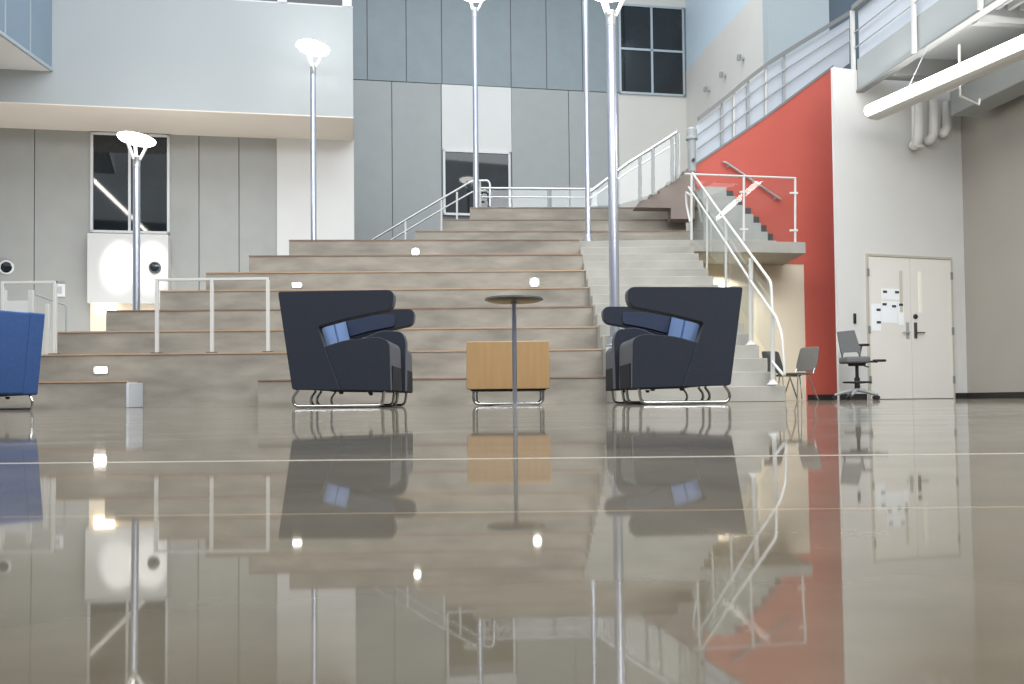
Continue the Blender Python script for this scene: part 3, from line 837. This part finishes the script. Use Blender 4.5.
# newel
q = at(692, 168, 17.22)
t2 = thing('newel_post', 'stout grey newel post at the lower corner of the red wall top', 'post', (q.x, 17.2, at(692, 170.3, 17.0).z+.004))
hh = at(692, 126, 17.22).z-at(692, 171, 17.22).z
MB().lathe([(.078, 0), (.078, hh*.72), (.115, hh*.73), (.115, hh*.78), (.10, hh*.8), (.10, hh*.95), (.06, hh)], seg=24).build('shaft', M['grey_metal'], t2, smooth=True)
MB().lathe([(.03, 0), (.03, .05)], c=(.0, -.1, hh*.25), seg=10, mtx=Matrix.Rotation(PI/2, 4, 'X')).build('bolt', M['black'], t2)

# guard of the upper stair, above the red wall
UG = Plane(835, 18.02, G)
t = thing('upper_stair_guard', 'grey guard with three rails and pale infill above the red wall', 'railing', UG.at(760, 122)); L0 = t.location.copy()
toprail = [(697, 122), (722, 103), (749.5, 80), (768, 66), (786, 54.5), (851, 14.5)]
rp = pts_on(UG, toprail, .03)
tr = MB().poly_prism([p-L0 for p in rp]+[p-L0+V(0, 0, .09) for p in reversed(rp)], UG.n*.07).build('top_rail', M['mid_grey'], t)
lowr = [(694, 168), (730, 142.5), (764, 119), (800, 92.5), (835, 67.5)]
def ylin(pts, x):
    for (xa_, ya), (xb_, yb) in zip(pts, pts[1:]):
        if xa_ <= x <= xb_: return ya+(yb-ya)*(x-xa_)/(xb_-xa_)
    return pts[-1][1] + (pts[-1][1]-pts[-2][1])/(pts[-1][0]-pts[-2][0])*(x-pts[-1][0]) if x > pts[-1][0] else pts[0][1]
X8 = [697, 722, 735, 749.5, 768, 786, 820, 851]
for f_ in (.30, .62):
    tubes(t, 'mid_rail', pts_on(UG, [(x, ylin(toprail, x)*(1-f_)+ylin(lowr, x)*f_) for x in X8], .03), .016, M['grey_metal'], L0)
for px in (722, 734, 748, 766, 784, 853):
    tubes(t, 'post', pts_on(UG, [(px, ylin(toprail, px)), (px, ylin(lowr, px)+8)], .0), .026, M['rail_white'] if px in (734, 766, 853) else M['grey_metal'], L0)
ip = [(x, ylin(toprail, x)+3) for x in X8]; iq = [(x, ylin(lowr, x)+6) for x in X8]
pts = [p-L0 for p in pts_on(UG, ip+iq[::-1], -.06)]
MB().poly_prism(pts, -UG.n*.015).build('infill_panel', M['frost'], t)
# handrail fixed on the red wall
t = thing('wall_handrail', 'slim steel handrail fixed to the red wall above the landing stair', 'railing', RW.at(750, 182, .08)); L0 = t.location.copy()
tubes(t, 'rail', pts_on(RW, [(721, 163), (724, 163.5), (779, 200.5)], .08), .026, M['steel'], L0)
for px, py in ((727, 166.5), (774, 198)):
    tubes(t, 'bracket', [RW.at(px, py, .0), RW.at(px-1, py+2, .06), RW.at(px, py, .08)], .013, M['steel'], L0)

# glass guard on the landing
t = thing('landing_guard', 'glass guard with slim steel frame along the landing front', 'railing', LG.at(745, 241, .0)); L0 = t.location.copy()
f_ = -.05
tubes(t, 'top_rail', pts_on(LG, [(686, 173.3), (797, 177.5)], f_), .02, M['rail_white'], L0)
for px, yt in ((692.5, 173.5), (745, 175.5), (796.5, 177.5)):
    pq = pts_on(LG, [(px, yt), (px, 240.9)], f_); pq[1].z = zl1+.003
    tubes(t, 'post', pq, .022, M['rail_white'], L0)
gl = MB()
for xa_, xb_ in ((695, 743), (747, 795)):
    gl.poly_prism([p-L0 for p in pts_on(LG, [(xa_, 180), (xb_, 182), (xb_, 238.5), (xa_, 238.5)], f_)], LG.n*-.012)
gl.build('glass_panes', M['glass'], t)
for px, py in ((745, 191.3), (745, 229), (795, 192.5), (795, 230)):
    c = LG.at(px, py, f_)-L0
    MB().box((c.x-.075, c.y-.02, c.z-.018), (c.x+.075, c.y+.02, c.z+.018)).build('glass_clip', M['rail_white'], t, bevel=.004)

# guard down the aisle stair
XG = 3.10
t = thing('aisle_guard', 'steel guard and handrail running down the aisle stair', 'railing', onX(772, 385, XG)); L0 = t.location.copy()
OX = lambda pp, X=XG: [onX(x, y, X) for x, y in pp]
tubes(t, 'top_rail', OX([(692.5, 173), (725.5, 220), (760, 267), (771, 282), (772.6, 318)]), .018, M['rail_white'], L0, 8, .08)
tubes(t, 'handrail', OX([(688.6, 187), (725.5, 242), (752, 283), (776.6, 318), (782, 335), (785, 377), (772.6, 362)], XG-.02), .016, M['rail_white'], L0, 8, .06)
for px, yt, yb, r in ((707, 195, 268, .015), (726, 221, 300, .019), (751, 258, 345, .03), (772.8, 316, 385.5, .026)):
    tubes(t, 'post', OX([(px, yt), (px, yb)], XG-.01), r, M['rail_white'], L0)
for px, yb in ((751, 345.5), (772.8, 385)):
    c = onX(px, yb, XG-.01)-L0
    MB().lathe([(.07, 0), (.07, .012), (.045, .03), (.035, .06)], c=c, seg=16).build('foot_flange', M['rail_white'], t, smooth=True)
gp = OX([(693.5, 185), (726, 233), (726, 272), (693.5, 238)], XG+.02)
gp2 = OX([(727, 234), (751, 268), (751, 325), (727, 285)], XG+.02)
gp3 = OX([(752, 270), (770, 288), (772, 360), (752, 330)], XG+.02)
gl = MB()
for g_ in (gp, gp2, gp3): gl.poly_prism([p-L0 for p in g_], V(.012, 0, 0))
gl.build('glass_panes', M['glass'], t)
t = thing('loop_handrail', 'short white curved handrail at the head of the aisle stair', 'railing', onX(688, 215, 3.02)); L0 = t.location.copy()
tubes(t, 'rail', OX([(690, 195), (685.8, 192), (686.5, 205), (689, 217), (690, 222)], 3.02), .018, M['rail_white'], L0, 8, .05)

# ------------------------------------------------------------------ bridge
bd = V(-.143, 1, 0).normalized(); st = WW.at(857, 93.5, .02)
BR = Plane(857, st.y, 0); BR.o = V(st.x, st.y, 0); BR.e = -bd; BR.n = V(-bd.y, bd.x, 0)
if BR.n.x > 0: BR.n = -BR.n
zf0 = BR.hit(860, 91.5)[1]; zf1 = BR.hit(862, 56)[1]
zf0 = st.z
Lb = 11.0
br = thing('bridge', 'grey bridge with steel guard crossing high at the right', 'bridge', BR.pt(0, zf0)); L0 = br.location.copy()
def bchild(mb, name, m, par=None, **k):
    o = mb.build(name, m, par or br, loc=L0, **k); o.location = (0, 0, 0); return o
bchild(MB().rect(BR, 0, Lb, zf0+.05, zf1, 0, .12), 'fascia', M['grey_metal'])
bchild(MB().rect(BR, 0, Lb, zf0+.01, zf0+.05, .03, .12), 'fascia_edge', M['mid_grey'])
bchild(MB().rect(BR, 0, Lb, zf0+.26, zf0+.34, -.12, 2.3), 'deck', M['grey_metal'])
ribs = MB()
for i in range(9): ribs.rect(BR, 3.2, Lb, zf0+.14, zf0+.26, -(.35+i*.2), .35+i*.2+.06)
bchild(ribs, 'deck_ribs', M['mid_grey'])
for s_ in (.9, 3.0, 5.6): bchild(MB().rect(BR, s_, s_+.14, zf0-.02, zf0+.26, -.12, 2.2), 'cross_beam', M['mid_grey'])
zt = BR.hit(858, 8)[1]
for px in (856.5, 917.5, 984):
    s_ = BR.hit(px, ylin([(856, 93), (985, 14)], px))[0]
    bchild(MB().rect(BR, s_-.03, s_+.03, zf0+.02, zt, .08, -.02), 'post', M['rail_white'])
s_e = BR.hit(984, 14)[0]
while s_e+1.6 < Lb:
    s_e += 1.6; bchild(MB().rect(BR, s_e-.03, s_e+.03, zf0+.02, zt, .08, -.02), 'post', M['rail_white'])
bchild(MB().rect(BR, 0, Lb, zt-.02, zt+.07, .09, .0), 'top_rail', M['mid_grey'])
for py in (31.5, 47.5):
    z_ = BR.hit(858, py)[1]
    bchild(MB().tube([BR.pt(0, z_, .04), BR.pt(Lb, z_, .04)], .014, 8), 'mid_rail', M['grey_metal'])
bchild(MB().rect(BR, .02, Lb, zf1-.02, zt-.03, -.03, .05), 'infill_panel', M['frost'])
# parapet on the far side of the bridge, pale
bchild(MB().rect(BR, .6, Lb, zf1-.1, zt-.05, -2.0, 2.05), 'far_parapet', M['frost'])
o = None

# linear pendant light under the bridge
ld = V(-.34, 1, 0).normalized(); lp = at(866.5, 113, 15.0)
LT = Plane(866.5, 15.0, 0); LT.o = V(lp.x, lp.y, 0); LT.e = -ld; LT.n = V(-ld.y, ld.x, 0)
if LT.n.x > 0: LT.n = -LT.n
Lt = 6.0
lt = thing('linear_pendant_light', 'long white linear light hanging below the bridge', 'light', LT.pt(0, lp.z)); L0 = lt.location.copy()
zc_ = lp.z
def lchild(mb, name, m, **k):
    o = mb.build(name, m, lt, loc=L0, **k); o.location = (0, 0, 0); return o
def lrect(mb, z0, z1, f, b, s0=0, s1=Lt): mb.rect(LT, s0, s1, z0, z1, f, b); return mb
lens = [(0, -.04), (.03, -.03), (.045, .02), (.035, .08), (0, .125), (-.2, .14), (-.2, .121), (0, .105)]
lm = MB().poly_prism([LT.pt(0, zc_+z, f) for f, z in lens], LT.e*Lt)
lchild(lm, 'lens', M['tube'])
body = [(0, .10), (0, -.07), (-.08, -.10), (-.24, -.10), (-.28, -.07), (-.28, .06), (-.2, .118)]
lchild(MB().poly_prism([LT.pt(.0, zc_+z, f-.001) for f, z in body], LT.e*Lt), 'body', M['fixture'])
for s_ in (.8, 3.4, 5.7):
    top_ = zf0+.004
    lchild(MB().tube([LT.pt(s_, zc_+.1, -.1), V(BR.pt(0, 0, -.05).x+(BR.o.y-LT.pt(s_, 0).y)*.143, LT.pt(s_, 0).y-.2, top_)], .006, 6), 'suspension_wire', M['grey_metal'])

# ducts and conduits at the right
dk = MB()
pd0 = at(950, 106, 15.9); 
t = thing('duct', 'grey box duct running forward under the bridge at the right', 'duct', pd0); L0 = t.location.copy()
e_ = V(.165, -1, 0).normalized()
MB().poly_prism([V(0, 0, -.18), V(.5, .08, -.18), V(.5, .08, .25), V(0, 0, .25)], e_*8).build('duct_body', M['grey_metal'], t, bevel=.02)
t.location = pd0
for i, px in enumerate((918.5, 933.5, 947)):
    Yc = WW.at(px, 110, .22).y
    lab = ['leftmost of the three bent pale conduits below the linear light', 'middle of the three bent pale conduits below the linear light', 'rightmost of the three bent pale conduits below the linear light'][i]
    q = at(px, 100, Yc); t = thing('conduit', lab, 'conduit', q, 0, 'bent conduits on the white wall'); L0 = q.copy()
    yb = (146, 141, 134)[i]
    a_ = at(px, 92, Yc); a_.z = zf0-.03
    pts = [a_, at(px, yb-6, Yc), at(px-4, yb, Yc), at(px-9, yb+1, Yc+.15)]
    pts[-1] = WW.at(px-9, yb, .10)
    tubes(t, 'pipe', pts, .085, M['fixture'], L0, 12, .16)
t = thing('hanging_bracket', 'thin pale strut bracket under the linear light left of the conduits', 'bracket', at(913, 143, 15.9)); L0 = t.location.copy()
a_ = at(913, 92, 15.9); a_.z = zf0-.03
tubes(t, 'strut', [a_, at(913, 146, 15.9), at(923, 146, 15.9)], .028, M['rail_white'], L0)
t = thing('trapeze_hanger', 'thin pale hanger bracket holding the box duct', 'bracket', at(960, 97, 13.8)); L0 = t.location.copy()
a_ = at(960, 80, 13.8); a_.z = zf0-.03
tubes(t, 'strut', [a_, at(960, 96, 13.8), at(979, 105, 13.8), at(980, 99, 13.8)], .02, M['rail_white'], L0)

# ------------------------------------------------------------------ drafting stool by the door
Ys = 15.1
q = at(857.5, 397, Ys); t = thing('drafting_stool', 'tall grey drafting stool on castors beside the double door', 'stool', (q.x, Ys, 0))
z_ = lambda py: at(855, py, Ys).z
x_ = lambda px: at(px, 360, Ys).x-q.x
bk = rounded([(x_(838.5), z_(331.5)), (x_(855.5), z_(330)), (x_(861), z_(350)), (x_(861), z_(357)), (x_(858), z_(352)), (x_(844), z_(352.5)), (x_(843), z_(357)), (x_(841), z_(351))], .015, 3)
MB().poly_prism([V(x, -.03+.03*(1 if z < z_(345) else 1.6), z) for x, z in bk], V(0, .04, 0)).build('backrest', M['grey_fabric'], t, bevel=.008)
for px in (842.8, 860.5):
    MB().tube([V(x_(px), .03, z_(350)), V(x_(px), .02, z_(359))], .012, 8).build('back_support', M['black'], t)
MB().poly_prism([V(x, y, z_(363.5)) for x, y in rounded([(x_(841.5), -.24), (x_(866), -.24), (x_(865), .22), (x_(842.5), .22)], .08, 5)], V(0, 0, z_(357)-z_(363.5))).build('seat', M['grey_fabric'], t, bevel=.03, seg=3)
MB().lathe([(.13, z_(366)), (.15, z_(363.5))], seg=20).build('seat_pan', M['black'], t)
for px, py, sy in ((868.5, 344.3, .22), (873, 361.5, -.26)):
    MB().box((x_(px)-.1, sy-.05, z_(py)-.02), (x_(px)+.1, sy+.05, z_(py)+.02)).build('arm_pad', M['black'], t, bevel=.015)
    MB().tube([V(x_(px)-.03, sy, z_(py)-.02), V(x_(862), sy*.7, z_(362)), V(x_(857), sy*.3, z_(364))], .016, 8).build('arm_post', M['black'], t, smooth=True)
MB().lathe([(.045, .18), (.045, z_(378)), (.028, z_(377)), (.028, z_(365))], seg=16).build('gas_column', M['black'], t, smooth=True)
rp = [V(.22*math.cos(a*2*PI/28), .22*math.sin(a*2*PI/28), z_(382.3)) for a in range(28)]
fr_ = MB().tube(rp, .014, 8, closed=True)
for k in range(3): fr_.tube([V(.03*math.cos(k*2.1), .03*math.sin(k*2.1), z_(383)), V(.22*math.cos(k*2.1), .22*math.sin(k*2.1), z_(382.3))], .012, 6)
fr_.build('foot_ring', M['black'], t, smooth=True)
for k in range(5):
    a = .35+k*2*PI/5
    bs_ = MB().tube([V(0, 0, .17), V(.16*math.cos(a), .16*math.sin(a), .14), V(.36*math.cos(a), .36*math.sin(a), .085)], [.035, .028, .02], 8).build('base_leg', M['grey_metal'], t, smooth=True)
    cx, cy = .36*math.cos(a), .36*math.sin(a)
    MB().lathe([(.01, -.022), (.034, -.022), (.036, 0), (.034, .022), (.01, .022)], c=(cx, cy, .036), seg=16, mtx=Matrix.Rotation(PI/2, 4, 'X')).build('castor', M['black'], bs_)
MB().tube([V(.10, -.05, z_(366)), V(.17, -.08, z_(367.5))], .01, 6).build('lever', M['black'], t)

# grey chairs parked under the landing
def small_chair(loc, rot, label, shell, H=.83):
    t = thing('stacking_chair', label, 'chair', loc, rot, 'chairs under the landing')
    b = rounded([(-.2, .50), (.2, .50), (.22, .62), (.20, H), (-.20, H), (-.22, .62)], .05, 4)
    MB().poly_prism([V(x, .2+.12*(z-.45)/.4, z) for x, z in b], V(0, .025, 0)).build('backrest', shell, t, bevel=.008)
    MB().poly_prism([V(x, y, .44) for x, y in rounded([(-.23, -.24), (.23, -.24), (.21, .2), (-.21, .2)], .06, 4)], V(0, 0, .03)).build('seat', shell, t, bevel=.012)
    for sx in (-1, 1):
        MB().tube([V(sx*.21, -.24, .012), V(sx*.2, -.2, .43), V(sx*.2, .18, .45), V(sx*.19, .24, .55)], .012, 8).build('front_leg', M['chrome'], t, smooth=True)
        MB().tube([V(sx*.2, .05, .43), V(sx*.22, .27, .012)], .012, 8).build('rear_leg', M['chrome'], t, smooth=True)
    return t
q = at(797, 398, 15.4)
small_chair((q.x, 15.4, 0), math.radians(-58), 'grey stacking chair against the red wall corner under the landing', M['grey_plastic'], .92)
q = at(784, 398, 16.5)
small_chair((q.x, 16.5, 0), math.radians(25), 'dark stacking chair seen through the stair rail under the landing', M['dark_grey'], .92)

# ------------------------------------------------------------------ pendants of the hall that show as reflections in the glass
def refl(pl, px, py, z, off=0):
    p = pl.at(px, py, off); d = ray(px, py).normalized()
    r = d - pl.n*2*d.dot(pl.n)
    return p + r*((z-p.z)/r.z)
def pendant(a, b, label, r=.07):
    t = thing('pendant_tube', label, 'light', (a+b)/2, 0, None); L0 = (a+b)/2
    MB().tube([a-L0, b-L0], r, 10).build('lens', M['pendant_tube'], t, smooth=True)
    d = (b-a).normalized(); sd = V(-d.y, d.x, 0)
    MB().poly_prism([a-L0-sd*r*.8+V(0, 0, r*.95), a-L0+sd*r*.8+V(0, 0, r*.95), a-L0+sd*r*.8+V(0, 0, r*1.6), a-L0-sd*r*.8+V(0, 0, r*1.6)], b-a).build('housing', M['fixture'], t)
pendant(refl(LW, 90, 177, 6.6, .02), refl(LW, 149, 234, 6.6, .02), 'linear pendant overhead mirrored in the left window', .045)

# ------------------------------------------------------------------ light
w = bpy.data.worlds.new('World'); sc.world = w; w.use_nodes = True
bg = w.node_tree.nodes['Background']; bg.inputs['Color'].default_value = (.86, .93, 1.0, 1); bg.inputs['Strength'].default_value = 1.05

def area(name, loc, rot, sx, sy, power, col):
    l = bpy.data.lights.new(name, 'AREA'); l.shape = 'RECTANGLE'; l.size = sx; l.size_y = sy; l.energy = power; l.color = col
    o = bpy.data.objects.new(name, l); COL.objects.link(o); o.location = loc; o.rotation_euler = rot; return o
area('overhead_fill_front', (0, 9, 11.5), (0, 0, 0), 14, 6, 800, (.95, .98, 1))  # area light added overhead in place of unseen skylights
area('front_fill_hall', (0, 1.0, 8.5), (math.radians(48), 0, 0), 14, 3, 1000, (.97, .985, 1))  # added fill from the front to lift the risers, no known fixture
area('door_end_fill', (7.5, 10, 5.6), (0, 0, 0), 1.2, 6, 60, (1, .98, .95))  # extra downward fill added for the door end, not a known lamp
lb = area('right_walls_fill', (4.2, 3.5, 5.4), (0, 0, 0), 4, 1.2, 330, (1, .985, .96))  # unseen light added to brighten the red wall and door wall
lb.rotation_euler = (V(8.2, 16.2, 1.2)-V(4.2, 3.5, 5.4)).to_track_quat('-Z', 'Y').to_euler()
area('overhead_fill_rear', (1.0, 18.2, 12.5), (math.radians(-12), 0, 0), 9, 4, 380, (.92, .97, 1))  # added from above to brighten the rear walls, no known skylight
def spot(name, loc, target, power, size, blend, col, rad=.05):
    l = bpy.data.lights.new(name, 'SPOT'); l.energy = power; l.spot_size = size; l.spot_blend = blend; l.color = col; l.shadow_soft_size = rad
    o = bpy.data.objects.new(name, l); COL.objects.link(o); o.location = loc
    o.rotation_euler = (Vector(target)-Vector(loc)).to_track_quat('-Z', 'Y').to_euler(); return o
tgt = LW.at(136, 267, .28)
for sx in (-.30, .30):
    spot('panel_glow_spot', tgt+LW.n*2.2+LW.e*(sx+.25)+V(0, 0, 2.3), tgt+LW.e*(sx+.05), 700, math.radians(15), .7, (1, .98, .94))  # added spots imitating the glow reflected in the glossy panel
area('overhang_soffit_fill', (-7.2, 16.6, .25), (PI, 0, 0), 6, .5, 115, (1, .97, .93))  # unseen upward fill added to brighten the soffit
# lamp under the landing
pa = LG.pt((la0+la1)/2-.3, zl0-.02, -.9)
area('alcove_downlight', pa, (0, 0, 0), .18, .18, 40, (1, .95, .84)).data.spread = math.radians(130)

# ------------------------------------------------------------------ camera
cd = bpy.data.cameras.new('camera'); cd.sensor_width = 36; cd.sensor_fit = 'HORIZONTAL'; cd.lens = F/1024*36
cd.shift_y = (CYP-342)/1024; cd.clip_start = .005; cd.clip_end = 200
cam = bpy.data.objects.new('camera', cd); COL.objects.link(cam)
r_ = RX*cR - UP*sR; u_ = RX*sR + UP*cR
cam.matrix_world = Matrix(((r_.x, u_.x, -FW.x, CAM.x), (r_.y, u_.y, -FW.y, CAM.y), (r_.z, u_.z, -FW.z, CAM.z), (0, 0, 0, 1)))
cam.location.z = CAMZ + 0.0
sc.camera = cam
sc.view_settings.view_transform = 'Standard'; sc.view_settings.look = 'None'; sc.view_settings.gamma = 1; sc.view_settings.use_curve_mapping = False
sc.view_settings.exposure = 0.12
try:
    sc.cycles.use_denoising = True
    sc.cycles.max_bounces = 8; sc.cycles.transparent_max_bounces = 12
except Exception: pass
